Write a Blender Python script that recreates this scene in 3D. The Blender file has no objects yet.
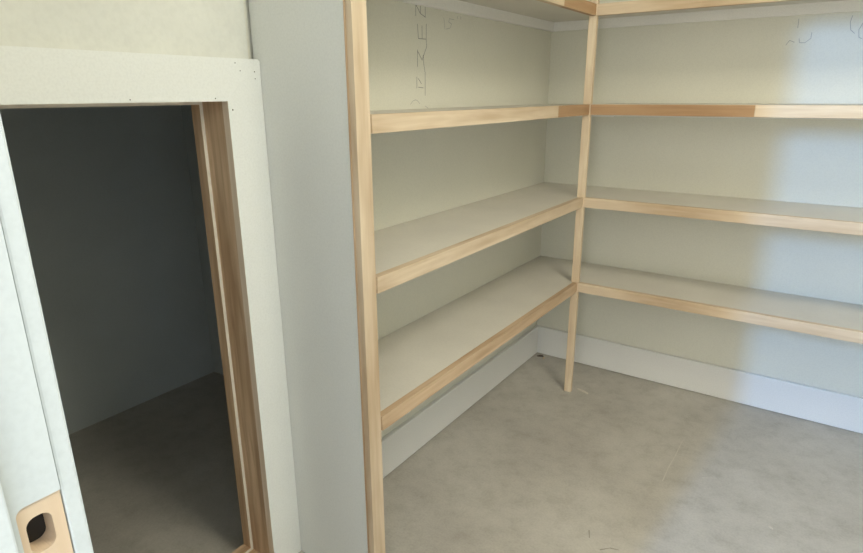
import bpy, bmesh, math, random
from mathutils import Vector, Matrix
random.seed(4)
SC = bpy.context.scene
COL = SC.collection

# ------------------------------------------------------------------ camera
cam_data = bpy.data.cameras.new('camera')
cam_data.sensor_fit = 'HORIZONTAL'; cam_data.sensor_width = 36
cam_data.lens = 591.38 / 863 * 36
cam_data.clip_start = 0.02
cam = bpy.data.objects.new('camera', cam_data); COL.objects.link(cam)
R_ = Vector((0.82551997, 0.56434302, -0.00580759))
F_ = Vector((-0.54078592, 0.7880331, -0.29420132))
U_ = R_.cross(F_)
M = Matrix.Identity(4)
for i in range(3):
    M[i][0] = R_[i]; M[i][1] = U_[i]; M[i][2] = -F_[i]
M[0][3], M[1][3], M[2][3] = 1.068, -2.4566, 1.2
cam.matrix_world = M
SC.camera = cam

# ------------------------------------------------------------------ world, lights, exposure
w = bpy.data.worlds.new('world'); SC.world = w; w.use_nodes = True
w.node_tree.nodes['Background'].inputs[0].default_value = (1.0, 0.99, 0.95, 1)
w.node_tree.nodes['Background'].inputs[1].default_value = 2.3

def area(name, loc, target, sx, sy, power, col):
    l = bpy.data.lights.new(name, 'AREA'); l.shape = 'RECTANGLE'
    l.size = sx; l.size_y = sy; l.energy = power; l.color = col
    o = bpy.data.objects.new(name, l); COL.objects.link(o)
    o.location = loc
    o.rotation_euler = (Vector(target) - Vector(loc)).to_track_quat('-Z', 'Y').to_euler()
    return o
area('window_daylight', (0.455, -5.0, 2.1), (1.0, -1.0, 0.6), 0.10, 1.0, 64, (0.15, 0.45, 1.0))
area('ceiling_lamp_light', (1.60, -1.60, 2.36), (1.60, -1.60, 0), 0.6, 0.6, 14, (1.0, 0.94, 0.78))

SC.view_settings.view_transform = 'Standard'
SC.view_settings.look = 'None'
SC.view_settings.gamma = 1
SC.view_settings.use_curve_mapping = False
SC.view_settings.exposure = 0.85

# ------------------------------------------------------------------ materials
def nodes(name, rough=0.6):
    m = bpy.data.materials.new(name); m.use_nodes = True
    nt = m.node_tree; b = nt.nodes['Principled BSDF']
    b.inputs['Roughness'].default_value = rough
    b.inputs['Specular IOR Level'].default_value = 0.35
    return m, nt, b
def N(nt, t, **k):
    n = nt.nodes.new(t)
    for a, v in k.items():
        if a in n.inputs: n.inputs[a].default_value = v
        else: setattr(n, a, v)
    return n
def coords(nt, scale):
    tc = N(nt, 'ShaderNodeTexCoord'); mp = N(nt, 'ShaderNodeMapping')
    mp.inputs['Scale'].default_value = scale
    nt.links.new(tc.outputs['Object'], mp.inputs[0]); return mp
def ramp(nt, src, stops):
    r = N(nt, 'ShaderNodeValToRGB'); e = r.color_ramp.elements
    while len(e) < len(stops): e.new(0.5)
    for el, (p, c) in zip(e, stops): el.position = p; el.color = (*c, 1)
    nt.links.new(src, r.inputs[0]); return r
def bump(nt, b, src, s, d):
    bp = N(nt, 'ShaderNodeBump'); bp.inputs['Strength'].default_value = s; bp.inputs['Distance'].default_value = d
    nt.links.new(src, bp.inputs['Height']); nt.links.new(bp.outputs[0], b.inputs['Normal'])
def paint(name, c, var=0.04, rough=0.6, bs=0.25, bscale=220, bd=0.0006, patch=2.5):
    m, nt, b = nodes(name, rough)
    mp = coords(nt, (1, 1, 1))
    n1 = N(nt, 'ShaderNodeTexNoise', Scale=patch, Detail=4.0); nt.links.new(mp.outputs[0], n1.inputs['Vector'])
    lo = tuple(x * (1 - var) for x in c); hi = tuple(min(1, x * (1 + var)) for x in c)
    r = ramp(nt, n1.outputs['Fac'], [(0.3, lo), (0.7, hi)])
    n2 = N(nt, 'ShaderNodeTexNoise', Scale=bscale, Detail=3.0); nt.links.new(mp.outputs[0], n2.inputs['Vector'])
    mx = N(nt, 'ShaderNodeMixRGB', blend_type='MULTIPLY'); mx.inputs[0].default_value = 0.5
    r2 = ramp(nt, n2.outputs['Fac'], [(0.3, (0.9, 0.9, 0.9)), (0.6, (1, 1, 1))])
    nt.links.new(r.outputs[0], mx.inputs[1]); nt.links.new(r2.outputs[0], mx.inputs[2])
    nt.links.new(mx.outputs[0], b.inputs['Base Color'])
    bump(nt, b, n2.outputs['Fac'], bs, bd)
    return m
def wood(name, c1, c2, axis, knots=0.25, rough=0.6):
    m, nt, b = nodes(name, rough)
    s = [38, 38, 38]; s[axis] = 2.2
    mp = coords(nt, s)
    n1 = N(nt, 'ShaderNodeTexNoise', Scale=1.6, Detail=6.0, Distortion=0.6); nt.links.new(mp.outputs[0], n1.inputs['Vector'])
    r = ramp(nt, n1.outputs['Fac'], [(0.32, c2), (0.5, tuple((a + d) / 2 for a, d in zip(c1, c2))), (0.66, c1)])
    s2 = [7, 7, 7]; s2[axis] = 1.3
    mp2 = coords(nt, s2)
    n2 = N(nt, 'ShaderNodeTexNoise', Scale=2.0, Detail=3.0); nt.links.new(mp2.outputs[0], n2.inputs['Vector'])
    r2 = ramp(nt, n2.outputs['Fac'], [(0.35, (1 - knots, 1 - knots * 1.25, 1 - knots * 1.5)), (0.6, (1, 1, 1))])
    mx = N(nt, 'ShaderNodeMixRGB', blend_type='MULTIPLY'); mx.inputs[0].default_value = 1
    nt.links.new(r.outputs[0], mx.inputs[1]); nt.links.new(r2.outputs[0], mx.inputs[2])
    nt.links.new(mx.outputs[0], b.inputs['Base Color'])
    bump(nt, b, n1.outputs['Fac'], 0.2, 0.0006)
    return m

WALL = paint('primed_drywall', (0.74, 0.73, 0.635), 0.03)
WALLC = paint('cream_textured_wall', (0.70, 0.71, 0.66), 0.06, bs=0.5, bscale=90, bd=0.001, patch=6)
WALLG = paint('partition_panel', (0.76, 0.77, 0.74), 0.03)
BLOCKP = paint('blocker_paint', (0.6, 0.6, 0.57), 0.03)
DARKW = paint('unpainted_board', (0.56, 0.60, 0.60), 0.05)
SHELF = paint('shelf_paint', (0.66, 0.63, 0.56), 0.05, rough=0.5, bs=0.1, patch=5)
TRIMP = paint('trim_primer', (0.78, 0.80, 0.78), 0.02, rough=0.45, bs=0.1)
CLEAT = paint('cleat_primer', (0.88, 0.87, 0.83), 0.02, rough=0.45, bs=0.1)
BASEP = paint('baseboard_primer', (0.82, 0.82, 0.80), 0.02, rough=0.45, bs=0.1)
DOORP = paint('door_frame_white', (0.555, 0.595, 0.595), 0.01, rough=0.4, bs=0.1)
CEIL = paint('ceiling_paint', (0.75, 0.74, 0.70), 0.02)
PINE = [wood('pine_%s' % a, (0.72, 0.595, 0.44), (0.60, 0.47, 0.32), i) for i, a in enumerate('xyz')]
PALE = [wood('pale_pine_%s' % a, (0.82, 0.69, 0.51), (0.68, 0.53, 0.36), i, 0.15) for i, a in enumerate('xyz')]
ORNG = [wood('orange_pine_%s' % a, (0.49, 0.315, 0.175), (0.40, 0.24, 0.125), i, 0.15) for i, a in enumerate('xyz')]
BROWN = [wood('brown_pine_%s' % a, (0.76, 0.57, 0.38), (0.50, 0.34, 0.21), i, 0.25) for i, a in enumerate('xyz')]
SHADEW = [wood('shaded_pine_%s' % a, (0.64, 0.48, 0.32), (0.52, 0.37, 0.235), i, 0.25) for i, a in enumerate('xyz')]  # pine with shade mixed into its colour, for the lowest left edging
EDGE = wood('raw_edge', (0.86, 0.74, 0.60), (0.76, 0.63, 0.49), 2, 0.1)
RAW = wood('raw_mortise', (0.66, 0.52, 0.37), (0.56, 0.42, 0.28), 2, 0.15)
def flat(name, c, rough=0.8):
    m, nt, b = nodes(name, rough)
    n = N(nt, 'ShaderNodeTexNoise', Scale=60.0); mp = coords(nt, (1, 1, 1)); nt.links.new(mp.outputs[0], n.inputs['Vector'])
    r = ramp(nt, n.outputs['Fac'], [(0.3, tuple(x * .9 for x in c)), (0.7, c)])
    nt.links.new(r.outputs[0], b.inputs['Base Color']); return m
PENCIL = flat('pencil', (0.20, 0.20, 0.19))
FAINT = flat('faint_pencil', (0.42, 0.42, 0.40))
HOLE = flat('hole_dark', (0.03, 0.025, 0.02))
CHIP = flat('plaster', (0.62, 0.58, 0.50))
DEBR = flat('dark_debris', (0.12, 0.09, 0.07))

def concrete():
    m, nt, b = nodes('concrete', 0.75)
    mp = coords(nt, (1, 1, 1))
    n1 = N(nt, 'ShaderNodeTexNoise', Scale=2.3, Detail=6.0, Distortion=0.4)
    n2 = N(nt, 'ShaderNodeTexNoise', Scale=14.0, Detail=8.0, Roughness=0.7)
    n3 = N(nt, 'ShaderNodeTexNoise', Scale=160.0, Detail=3.0)
    for n in (n1, n2, n3): nt.links.new(mp.outputs[0], n.inputs['Vector'])
    a = ramp(nt, n1.outputs['Fac'], [(0.3, (0.41, 0.385, 0.345)), (0.5, (0.47, 0.447, 0.40)), (0.72, (0.53, 0.507, 0.46))])
    c = ramp(nt, n2.outputs['Fac'], [(0.3, (0.84, 0.83, 0.81)), (0.5, (0.98, 0.98, 0.98)), (0.75, (1.08, 1.08, 1.07))])
    d = ramp(nt, n3.outputs['Fac'], [(0.3, (0.88, 0.88, 0.88)), (0.6, (1, 1, 1))])
    m1 = N(nt, 'ShaderNodeMixRGB', blend_type='MULTIPLY'); m1.inputs[0].default_value = 1
    m2 = N(nt, 'ShaderNodeMixRGB', blend_type='MULTIPLY'); m2.inputs[0].default_value = 0.8
    nt.links.new(a.outputs[0], m1.inputs[1]); nt.links.new(c.outputs[0], m1.inputs[2])
    nt.links.new(m1.outputs[0], m2.inputs[1]); nt.links.new(d.outputs[0], m2.inputs[2])
    nt.links.new(m2.outputs[0], b.inputs['Base Color'])
    bump(nt, b, n2.outputs['Fac'], 0.25, 0.002)
    return m
CONC = concrete()

# ------------------------------------------------------------------ helpers
def box(bm, x0, x1, y0, y1, z0, z1, mi=0, bevel=0.0):
    v = [bm.verts.new((x, y, z)) for x in (x0, x1) for y in (y0, y1) for z in (z0, z1)]
    fs = [(0, 1, 3, 2), (4, 6, 7, 5), (0, 4, 5, 1), (2, 3, 7, 6), (0, 2, 6, 4), (1, 5, 7, 3)]
    faces = []
    for f in fs:
        fc = bm.faces.new([v[i] for i in f]); fc.material_index = mi; faces.append(fc)
    if bevel:
        ed = list({e for f in faces for e in f.edges})
        bmesh.ops.bevel(bm, geom=ed, offset=bevel, segments=2, affect='EDGES', profile=0.6)
def extrude_poly(bm, pts, axis, a, b, mi=0):
    """pts in the two other axes (in order), extruded along axis from a to b"""
    def P(p, t):
        q = list(p); q.insert(axis, t); return q
    va = [bm.verts.new(P(p, a)) for p in pts]; vb = [bm.verts.new(P(p, b)) for p in pts]
    fs = [bm.faces.new(va), bm.faces.new(vb[::-1])]
    n = len(pts)
    for i in range(n):
        fs.append(bm.faces.new([va[i], vb[i], vb[(i + 1) % n], va[(i + 1) % n]]))
    for f in fs: f.material_index = mi
def obj(name, bm, mats, parent=None, origin=(0, 0, 0)):
    bmesh.ops.recalc_face_normals(bm, faces=bm.faces)
    o3 = Vector(origin)
    me = bpy.data.meshes.new(name)
    if parent is None and o3.length:
        bmesh.ops.translate(bm, verts=bm.verts, vec=-o3)
    bm.to_mesh(me); bm.free()
    for m in (mats if isinstance(mats, (list, tuple)) else [mats]): me.materials.append(m)
    o = bpy.data.objects.new(name, me); COL.objects.link(o)
    if parent is None: o.location = o3
    else:
        # geometry is in world coordinates: cancel the location of the parents
        off = Vector((0, 0, 0)); p = parent
        while p is not None: off += p.location; p = p.parent
        me.transform(Matrix.Translation(-off)); o.parent = parent
    return o
def B(): return bmesh.new()
def bx(name, dims, mat, parent=None, bevel=0.0, origin=(0, 0, 0)):
    bm = B(); box(bm, *dims, bevel=bevel); return obj(name, bm, mat, parent, origin)
def empty(name, loc):
    o = bpy.data.objects.new(name, None); COL.objects.link(o); o.location = loc
    o.empty_display_size = 0.05; return o
def tag(o, label, cat, group=None, kind=None):
    o['label'] = label; o['category'] = cat
    if group: o['group'] = group
    if kind: o['kind'] = kind
    return o
def structure(o, label, cat): return tag(o, label, cat, kind='structure')

# ------------------------------------------------------------------ key dimensions
XL = -0.015            # plane of the left wall behind the shelves (baseboard face at x = 0)
YB = 0.015             # plane of the back wall
A = 1.5595; T = 0.0426; WX = 0.2775      # partition: near face y=-A
DL, DR = 0.2815, 0.2891                  # shelf depths
CH = 2.44
XR = 1.95
YF = -2.318; YO = -2.433                 # doorway wall, room side and hall side
OX0, OX1 = 0.647, 1.38                   # doorway rough hole
XD = -1.135                              # back of the dark room

# ------------------------------------------------------------------ shell
structure(bx('floor', (-1.3, 2.1, -4.2, 0.15, -0.10, 0.0), CONC), 'mottled bare grey-brown concrete slab floor', 'floor')
structure(bx('ceiling', (-1.3, 2.1, -2.75, 0.15, CH, CH + 0.1), CEIL), 'plain pale ceiling over the closet', 'ceiling')
structure(bx('wall_back', (-0.115, XR + .12, YB, YB + 0.115, 0, CH), WALL), 'primed drywall back wall behind the right-hand run of shelves', 'wall')
# left wall: shelf part and hatch part, hole for the low hatch
HY0, HY1, HZ = -2.245, -1.633, 1.205     # rough hole of the hatch
bm = B()
box(bm, -0.115, XL, HY1 + 0.06, YB, 0, CH)
structure(obj('wall_left', bm, WALL), 'primed drywall wall behind the left-hand run of shelves with pencil writing', 'wall')
bm = B()
XH = -0.006
box(bm, -0.098, XH, HY1, HY1 + 0.06, 0, CH)
box(bm, -0.098, XH, HY0, HY1, HZ, CH)
box(bm, -0.098, XH, -2.75, HY0, 0, CH)
structure(obj('wall_hatch', bm, WALLC), 'cream textured wall above and around the low opening to the dark room', 'wall')
structure(bx('wall_partition', (XH, WX - 0.019, -A, -A + T, 0, CH), WALLG), 'narrow smooth grey partition wall between the hatch and the shelves', 'wall')
bm = B()
box(bm, XH, OX0, YO, YF, 0, CH); box(bm, OX1, XR, YO, YF, 0, CH); box(bm, OX0, OX1, YO, YF, 2.05, CH)
structure(obj('wall_front', bm, WALL), 'wall holding the entrance doorway', 'wall')
structure(bx('wall_right', (XR, XR + .115, YO, YB, 0, CH), WALL), 'primed drywall right side wall', 'wall')
structure(bx('wall_light_blocker', (2.0, 2.1, -5.0, YO - .001, 0, CH), BLOCKP), 'added unseen wall outside the doorway, blocking side light', 'wall')  # out of view, added to cut the side light on the door jamb
# dark room beyond the hatch
structure(bx('wall_dark_back', (XD - .1, XD, -2.75, -0.9, 0, CH), DARKW), 'unlit grey back wall of the dark room behind the hatch', 'wall')
structure(bx('wall_dark_right', (XD, -0.115, -1.0, -0.9, 0, CH), DARKW), 'unlit grey side wall of the dark room, right of the opening', 'wall')
structure(bx('wall_dark_left', (XD, -0.115, -2.75, -2.65, 0, CH), DARKW), 'unlit grey side wall of the dark room, left of the opening', 'wall')

# ------------------------------------------------------------------ baseboards
def baseboard(name, run, axis, lab):
    bm = B(); h = 0.1376
    prof = [(0, 0.003), (0, h - 0.004), (-0.002, h), (-0.0145, h), (-0.0145, 0.003)]
    if axis == 1:    # along y, face at x=0
        extrude_poly(bm, prof, 1, run[0], run[1])
    else:            # along x, face at y=0
        extrude_poly(bm, [(-p[0], p[1]) for p in prof], 0, run[0], run[1])
    structure(obj(name, bm, BASEP), lab, 'baseboard')
baseboard('baseboard_left', (-A + T + .001, -0.0005), 1, 'flat white baseboard under the left-hand shelves')
baseboard('baseboard_back', (-0.014, XR - .001), 0, 'flat white baseboard along the back wall under the right-hand shelves')

# ------------------------------------------------------------------ shelves
NH = 0.0373
tops = {4: 1.4588 + NH, 3: 1.1625, 2: 0.823, 1: 0.483}   # from the floor up
ordn = {1: 'lowest', 2: 'second from the floor', 3: 'third from the floor', 4: 'topmost, seen from below'}
def nosing(name, segs, axis, front, z, parent):
    """segs: (start, end, material index) along axis; a finger-jointed lipping 19 mm thick"""
    bm = B()
    for s, e, mi in segs:
        if axis == 1: box(bm, front - 0.019, front, s, e, z - NH, z, mi, 0.0005)
        else: box(bm, s, e, front, front + 0.019, z - NH, z, mi, 0.0012)
    return obj(name, bm, [PINE[axis], ORNG[axis], PALE[axis], SHADEW[axis]], parent)
for k in (1, 2, 3, 4):
    z = tops[k]; th = 0.016
    e = empty('shelf', (0, -0.7, z - th))
    tag(e, {1: 'lowest of the left wall shelves, pale board with pine front edge, above the baseboard',
            2: 'left wall shelf second up from the floor, pale board with pine front edge',
            3: 'left wall shelf at eye level beneath the pencil writing, edge dark orange near the post',
            4: 'topmost left wall shelf, underside and white wall cleat showing above the pencil writing'}[k],
        'shelf', 'shelves on the left wall')
    dz = 0.004 if k == 3 else 0
    bm = B()
    extrude_poly(bm, [(XL + .0005, -A + T + .0005), (DL - .0192, -A + T + .0005), (DL - .0192, -DR - .001), (DL - .026, -DR - .001), (DL - .026, -DR + .0192), (DL, -DR + .0192), (DL, YB - .0005), (XL + .0005, YB - .0005)], 2, z - th - dz, z - dz)
    obj('board', bm, SHELF, e)
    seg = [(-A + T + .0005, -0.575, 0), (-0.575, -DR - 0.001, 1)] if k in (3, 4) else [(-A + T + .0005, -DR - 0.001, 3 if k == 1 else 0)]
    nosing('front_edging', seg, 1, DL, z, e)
    zc = z - th - dz
    bx('cleat', (XL + .0005, XL + 0.017, -A + T + .0005, YB - .0178, zc - 0.034, zc), CLEAT, e)
    bx('cleat', (XL + .0005, DL + .0002, YB - .0175, YB - .0005, zc - 0.034, zc), CLEAT, e)
for k in (1, 2, 3, 4):
    z = tops[k]; th = 0.016
    e = empty('shelf', (1.1, YB, z - th))
    tag(e, {1: 'lowest of the back wall shelves, right of the post, pine front edge, above the baseboard',
            2: 'back wall shelf right of the post, second up from the floor, pine front edge',
            3: 'back wall shelf at eye level whose edge turns from orange to pale wood',
            4: 'topmost back wall shelf at the upper picture edge, seen from below with its white cleat'}[k],
        'shelf', 'shelves on the back wall')
    bx('board', (DL + 0.0003, XR - .001, -DR + 0.0192, YB - .0005, z - th, z), SHELF, e)
    x0 = DL + 0.0035
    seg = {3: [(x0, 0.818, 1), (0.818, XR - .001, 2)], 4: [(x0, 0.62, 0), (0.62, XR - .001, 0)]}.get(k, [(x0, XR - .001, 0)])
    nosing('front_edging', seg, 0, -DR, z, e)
    zc = z - th
    bx('cleat', (DL + 0.00025, XR - .001, YB - 0.0175, YB - .0005, zc - 0.034, zc), CLEAT, e)

# slim post at the inside corner
bm = B(); 
box(bm, DL - 0.0255, DL + 0.003, -DR - 0.0005, -DR + 0.0185, 0.0, CH - .001, 0, 0.0015)
tag(obj('wooden_post', bm, PALE[2], origin=(DL - .01, -DR + .01, 0)),
    'slim raw wood post on the concrete floor where both shelf runs meet', 'post')

# pine board capping the partition's free edge
e = empty('edge_board', (WX - .01, -A + .02, 0))
tag(e, 'tall raw pine edge board capping the free end of the grey partition wall', 'board')
bx('cap_board', (WX - 0.0155, WX, -A - 0.0005, -A + T + .0, 0.0, CH - .001), PINE[2], e, 0.001)
bx('side_strip', (WX - 0.0188, WX - 0.0162, -A - 0.0025, -A + T, 0.0, CH - .001), BROWN[2], e)

# ------------------------------------------------------------------ hatch frame (low opening)
e = empty('door_1', (0, -1.95, 0)); structure(e, 'white cased low hatch opening with raw pine jamb, leading to the dark room', 'hatch')
y0, y1, zt, zs = -2.226, -1.650, 1.190, 0.030        # clear opening between jamb faces
xj0, xj1 = -0.100, -0.006
bx('jamb', (xj0, xj1, y1, y1 + 0.0185, 0.0005, zt + .0185), BROWN[2], e)
bx('jamb', (xj0, xj1, y0 - 0.0185, y0, 0.0005, zt + .0185), BROWN[2], e)
bx('head_jamb', (xj0, xj1, y0, y1, zt, zt + .0178), BROWN[1], e)
bx('sill', (xj0, xj1, y0, y1, 0.0005, zs), BROWN[1], e)
STOPE = flat('pale_stop_edge', (0.80, 0.74, 0.64))
def stop(name, d, mats, nb):
    bm = B(); box(bm, *d); bm.faces.ensure_lookup_table()
    for f in bm.faces:
        f.normal_update()
        if abs(f.normal.x) > .9: f.material_index = 1
    return obj(name, bm, mats, e)
sx0, sx1, sp = -0.103, -0.074, 0.008
PE = [PALE[0], PALE[1], PALE[2]]
stop('stop', (sx0, sx1, y1 - sp, y1 - .0002, zs, zt), [BROWN[2], STOPE], 0)
stop('stop', (sx0, sx1, y0 + .0002, y0 + sp, zs, zt), [BROWN[2], STOPE], 0)
stop('stop', (sx0, sx1, y0 + sp, y1 - sp, zt - sp, zt - .0002), [BROWN[1], STOPE], 0)
stop('stop', (sx0, sx1, y0 + sp, y1 - sp, zs + .0002, zs + sp), [BROWN[1], STOPE], 0)
# casing, mitred; raw tan inner edges
cx0, cx1 = XH + .0002, 0.013
yi, yo = -1.6515, -A - 0.0008
zi, zo = 1.1890, 1.2730
yli, ylo = y0 + .002, y0 - .085
def casing(pts, edge_pair):
    bm = B()
    extrude_poly(bm, pts, 0, cx0, cx1)
    for f in bm.faces:
        c = f.calc_center_median()
        f.normal_update()
        if abs(f.normal.x) < .1:
            m = Vector(((edge_pair[0][0] + edge_pair[1][0]) / 2, (edge_pair[0][1] + edge_pair[1][1]) / 2))
            if (Vector((c.y, c.z)) - m).length < 1e-3: f.material_index = 1
    return obj('casing', bm, [TRIMP, EDGE], e)
g = 0.00015
cr = casing([(yi, 0.002), (yo, 0.002), (yo, zo - 0.004), (yo - .004, zo), (yi, zi)], ((yi, 0.002), (yi, zi)))
ch = casing([(yli + g, zi), (yi - g, zi), (yo - .004 - g, zo), (ylo + g, zo)], ((yli + g, zi), (yi - g, zi)))
cl = casing([(yli, 0.002), (ylo, 0.002), (ylo, zo), (yli, zi)], ((yli, 0.002), (yli, zi)))
for y, z in ((-1.624, 1.264), (-1.613, 1.249), (-1.576, 1.248), (-1.576, 1.234), (-1.857, 1.194), (-1.68, 1.195), (-1.641, 1.172)):
    bm = B(); r = random.uniform(.0010, .0017)
    extrude_poly(bm, [(y + r * math.cos(t * math.pi / 5), z + r * math.sin(t * math.pi / 5)) for t in range(10)], 0, cx1 - .001, cx1 + .0004)
    obj('nail_hole', bm, HOLE, cr if y > -1.65 and z < zo and (y - yi) > (z - zi) else ch)

# ------------------------------------------------------------------ entrance doorway frame
e = empty('door_2', (0.66, YF, 0)); structure(e, 'bright white painted door frame close by, with an empty raw wood latch mortise', 'door frame')
def rrect(y0, y1, z0, z1, r, corners=(1, 1, 1, 1), n=7):
    """corners: (y0z0, y1z0, y1z1, y0z1) rounded or square"""
    out = []
    for (cy, cz, a0, yy, zz), on in zip(((y0 + r, z0 + r, 180, y0, z0), (y1 - r, z0 + r, 270, y1, z0), (y1 - r, z1 - r, 0, y1, z1), (y0 + r, z1 - r, 90, y0, z1)), corners):
        if on:
            for i in range(n):
                t = math.radians(a0 + 90 * i / (n - 1)); out.append((cy + r * math.cos(t), cz + r * math.sin(t)))
        else: out.append((yy, zz))
    return out
def cut(o, cutter):
    md = o.modifiers.new('cut', 'BOOLEAN'); md.operation = 'DIFFERENCE'; md.object = cutter; md.solver = 'EXACT'
    dg = bpy.context.evaluated_depsgraph_get(); dg.update()
    me = bpy.data.meshes.new_from_object(o.evaluated_get(dg)); o.modifiers.clear(); o.data = me
XJ = 0.668
jl = bx('jamb', (OX0 + .0005, XJ, YO, YF - .0005, 0.001, 2.03), DOORP, e)
jr = bx('jamb', (1.36, OX1 - .0005, YO, YF - .0005, 0.001, 2.03), DOORP, e)
bx('head_jamb', (OX0 + .0005, OX1 - .0005, YO, YF - .0005, 2.03, 2.0495), DOORP, e)
bx('stop', (XJ + .0002, XJ + .010, -2.388, -2.3517, 0.001, 2.03), DOORP, e, 0.0015)
bx('stop', (1.35, 1.3598, -2.388, -2.3517, 0.001, 2.03), DOORP, e, 0.0015)
# mortise
MY0, MY1, MZ0, MZ1 = -2.3465, YF - .0006, 0.888, 0.9465
HYa, HYb, HZa, HZb = -2.3420, -2.3262, 0.9075, 0.9350
bm = B(); extrude_poly(bm, rrect(MY0, MY1 + .01, MZ0, MZ1, .006, (1, 0, 0, 1)), 0, OX0 - .01, XJ + .01)
c1 = obj('cutter', bm, HOLE); cut(jl, c1)
bm = B(); extrude_poly(bm, rrect(MY0 + .0001, MY1, MZ0 + .0001, MZ1 - .0001, .006, (1, 0, 0, 1)), 0, OX0 + .004, XJ - .0018)
mort = obj('latch_mortise', bm, RAW, e)
mort['label'] = 'raw tan wood recess with a rounded empty latch hole'
bm = B(); extrude_poly(bm, rrect(HYa, HYb, HZa, HZb, .0065), 0, OX0 - .01, XJ + .01)
c2 = obj('cutter', bm, HOLE); cut(mort, c2)
for c in (c1, c2): bpy.data.objects.remove(c)
bx('hole_back', (OX0 + .0006, OX0 + .0036, MY0 + .001, MY1 - .001, MZ0 + .001, MZ1 - .001), HOLE, mort)
# casing on the room side and on the hall side
bx('casing', (XJ - .002 - .057, XJ - .002, YF + .0003, -2.3055, 0.002, 2.09), DOORP, e, 0.002)
bx('casing', (1.362, 1.362 + .057, YF + .0003, -2.3055, 0.002, 2.09), DOORP, e, 0.002)
bx('casing', (XJ - .002, 1.362, YF + .0003, -2.3055, 2.033, 2.09), DOORP, e, 0.002)

# ------------------------------------------------------------------ pencil marks
def stroke_mesh(lines, plane, off, wdt, mat, name, parent):
    bm = B()
    for ln in lines:
        # resample with a Catmull-like smoothing for hand-drawn curves
        for (a0, b0), (a1, b1) in zip(ln[:-1], ln[1:]):
            d = Vector((a1 - a0, b1 - b0)); L = d.length
            if L < 1e-6: continue
            n = Vector((-d.y, d.x)) / L * wdt / 2; t = d / L * wdt * .3
            q = [(a0 + n.x - t.x, b0 + n.y - t.y), (a1 + n.x + t.x, b1 + n.y + t.y), (a1 - n.x + t.x, b1 - n.y + t.y), (a0 - n.x - t.x, b0 - n.y - t.y)]
            if plane == 0: extrude_poly(bm, q, 0, off, off + .0002)
            else: extrude_poly(bm, q, 1, off - .0002, off)
    return obj(name, bm, mat, parent)
LW = [[(-0.95, 1.448), (-0.951, 1.418)], [(-0.95, 1.448), (-0.928, 1.426)], [(-0.927, 1.448), (-0.928, 1.426), (-0.905, 1.419)], [(-0.903, 1.448), (-0.903, 1.417)], [(-0.943, 1.396), (-0.939, 1.357), (-0.899, 1.358), (-0.898, 1.4)], [(-0.92, 1.393), (-0.92, 1.358)], [(-0.899, 1.357), (-0.897, 1.337), (-0.914, 1.31), (-0.914, 1.292), (-0.906, 1.263), (-0.907, 1.197)], [(-0.944, 1.326), (-0.945, 1.279)], [(-0.944, 1.323), (-0.921, 1.298), (-0.914, 1.313)], [(-0.949, 1.25), (-0.95, 1.218)], [(-0.942, 1.246), (-0.926, 1.231)], [(-0.942, 1.221), (-0.916, 1.219)]]
LF = [[(-0.983, 1.173), (-0.970, 1.182), (-0.956, 1.185), (-0.945, 1.181), (-0.935, 1.173)], [(-0.907, 1.166), (-0.885, 1.156)], [(-0.803, 1.426), (-0.797, 1.394)], [(-0.743, 1.425), (-0.771, 1.426), (-0.775, 1.416), (-0.758, 1.412), (-0.767, 1.399), (-0.791, 1.394)], [(-0.724, 1.437), (-0.722, 1.429)], [(-0.705, 1.438), (-0.703, 1.430)]]
RW = [[(0.873, 1.435), (0.874, 1.407)], [(0.917, 1.39), (0.917, 1.372), (0.902, 1.359), (0.886, 1.36), (0.883, 1.373)], [(0.847, 1.354), (0.856, 1.369), (0.871, 1.362)], [(1.022, 1.435), (1.019, 1.416), (1.024, 1.392), (1.036, 1.381)], [(1.053, 1.41), (1.046, 1.391), (1.05, 1.368), (1.058, 1.364)]]
wl = bpy.data.objects['wall_left']; wb = bpy.data.objects['wall_back']
stroke_mesh(LW, 0, XL, .0016, PENCIL, 'pencil_writing', wl)
stroke_mesh(LF, 0, XL, .0013, FAINT, 'pencil_writing', wl)
stroke_mesh(RW, 1, YB, .0018, FAINT, 'pencil_writing', wb)

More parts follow.
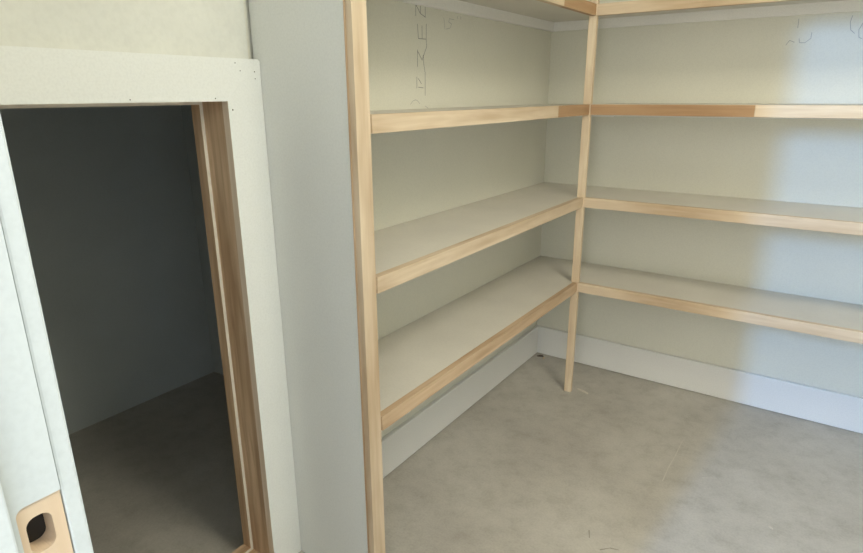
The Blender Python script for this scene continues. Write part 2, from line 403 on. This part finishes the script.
# ------------------------------------------------------------------ small debris on the floor
def lump(name, cx, cy, sx, sy, h, rot, mat, label, cat, seed):
    rnd = random.Random(seed); bm = B(); n = 11
    rings = []
    for k, (s, z) in enumerate(((1, 0), (.92, .55), (.55, 1))):
        ring = []
        for i in range(n):
            t = 2 * math.pi * i / n; q = 1 + rnd.uniform(-.22, .22)
            x, y = sx * s * q * math.cos(t), sy * s * q * math.sin(t)
            ring.append(bm.verts.new((cx + x * math.cos(rot) - y * math.sin(rot), cy + x * math.sin(rot) + y * math.cos(rot), .0002 + z * h)))
        rings.append(ring)
    for a, b in zip(rings[:-1], rings[1:]):
        for i in range(n): bm.faces.new([a[i], a[(i + 1) % n], b[(i + 1) % n], b[i]])
    bm.faces.new(rings[0][::-1]); bm.faces.new(rings[-1])
    tag(obj(name, bm, mat, origin=(cx, cy, 0)), label, cat)
lump('wood_chip', 0.030, -0.028, .016, .005, .006, .5, DEBR, 'dark scrap of debris on the floor in the corner of the baseboards', 'debris', 1)
lump('wood_chip', 0.052, -0.040, .005, .012, .004, .2, PINE[0], 'small brown wood splinter on the floor beside the corner scrap', 'debris', 2)
lump('plaster_smear', 0.325, -0.250, .030, .008, .0022, -.35, CHIP, 'thin pale plaster smear on concrete at the foot of the post', 'debris', 3)
lump('plaster_chip', 1.071, -0.739, .008, .0035, .002, -.6, CHIP, 'tiny white chip on the open floor near the lower right', 'debris', 4)

fl = bpy.data.objects['floor']
def floor_mark(lines, wdt, mat, name):
    bm = B()
    for ln in lines:
        for (a0, b0), (a1, b1) in zip(ln[:-1], ln[1:]):
            d = Vector((a1 - a0, b1 - b0)); n = Vector((-d.y, d.x)).normalized() * wdt / 2
            extrude_poly(bm, [(a0 + n.x, b0 + n.y), (a1 + n.x * .6, b1 + n.y * .6), (a1 - n.x * .6, b1 - n.y * .6), (a0 - n.x, b0 - n.y)], 2, -.0002, .0003)
    return obj(name, bm, mat, fl)
floor_mark([[(.757, -.69), (.755, -.60), (.758, -.52), (.757, -.41)], [(.700, -.47), (.712, -.462)], [(.86, -.60), (.90, -.575)]], .0035, flat('chalky_streak', (.54, .51, .455)), 'pale_streak')
floor_mark([[(.640, -1.04), (.652, -1.070)], [(.692, -1.098), (.713, -1.076), (.735, -1.070)]], .004, flat('dark_scuff', (.31, .29, .25)), 'dark_scuff')
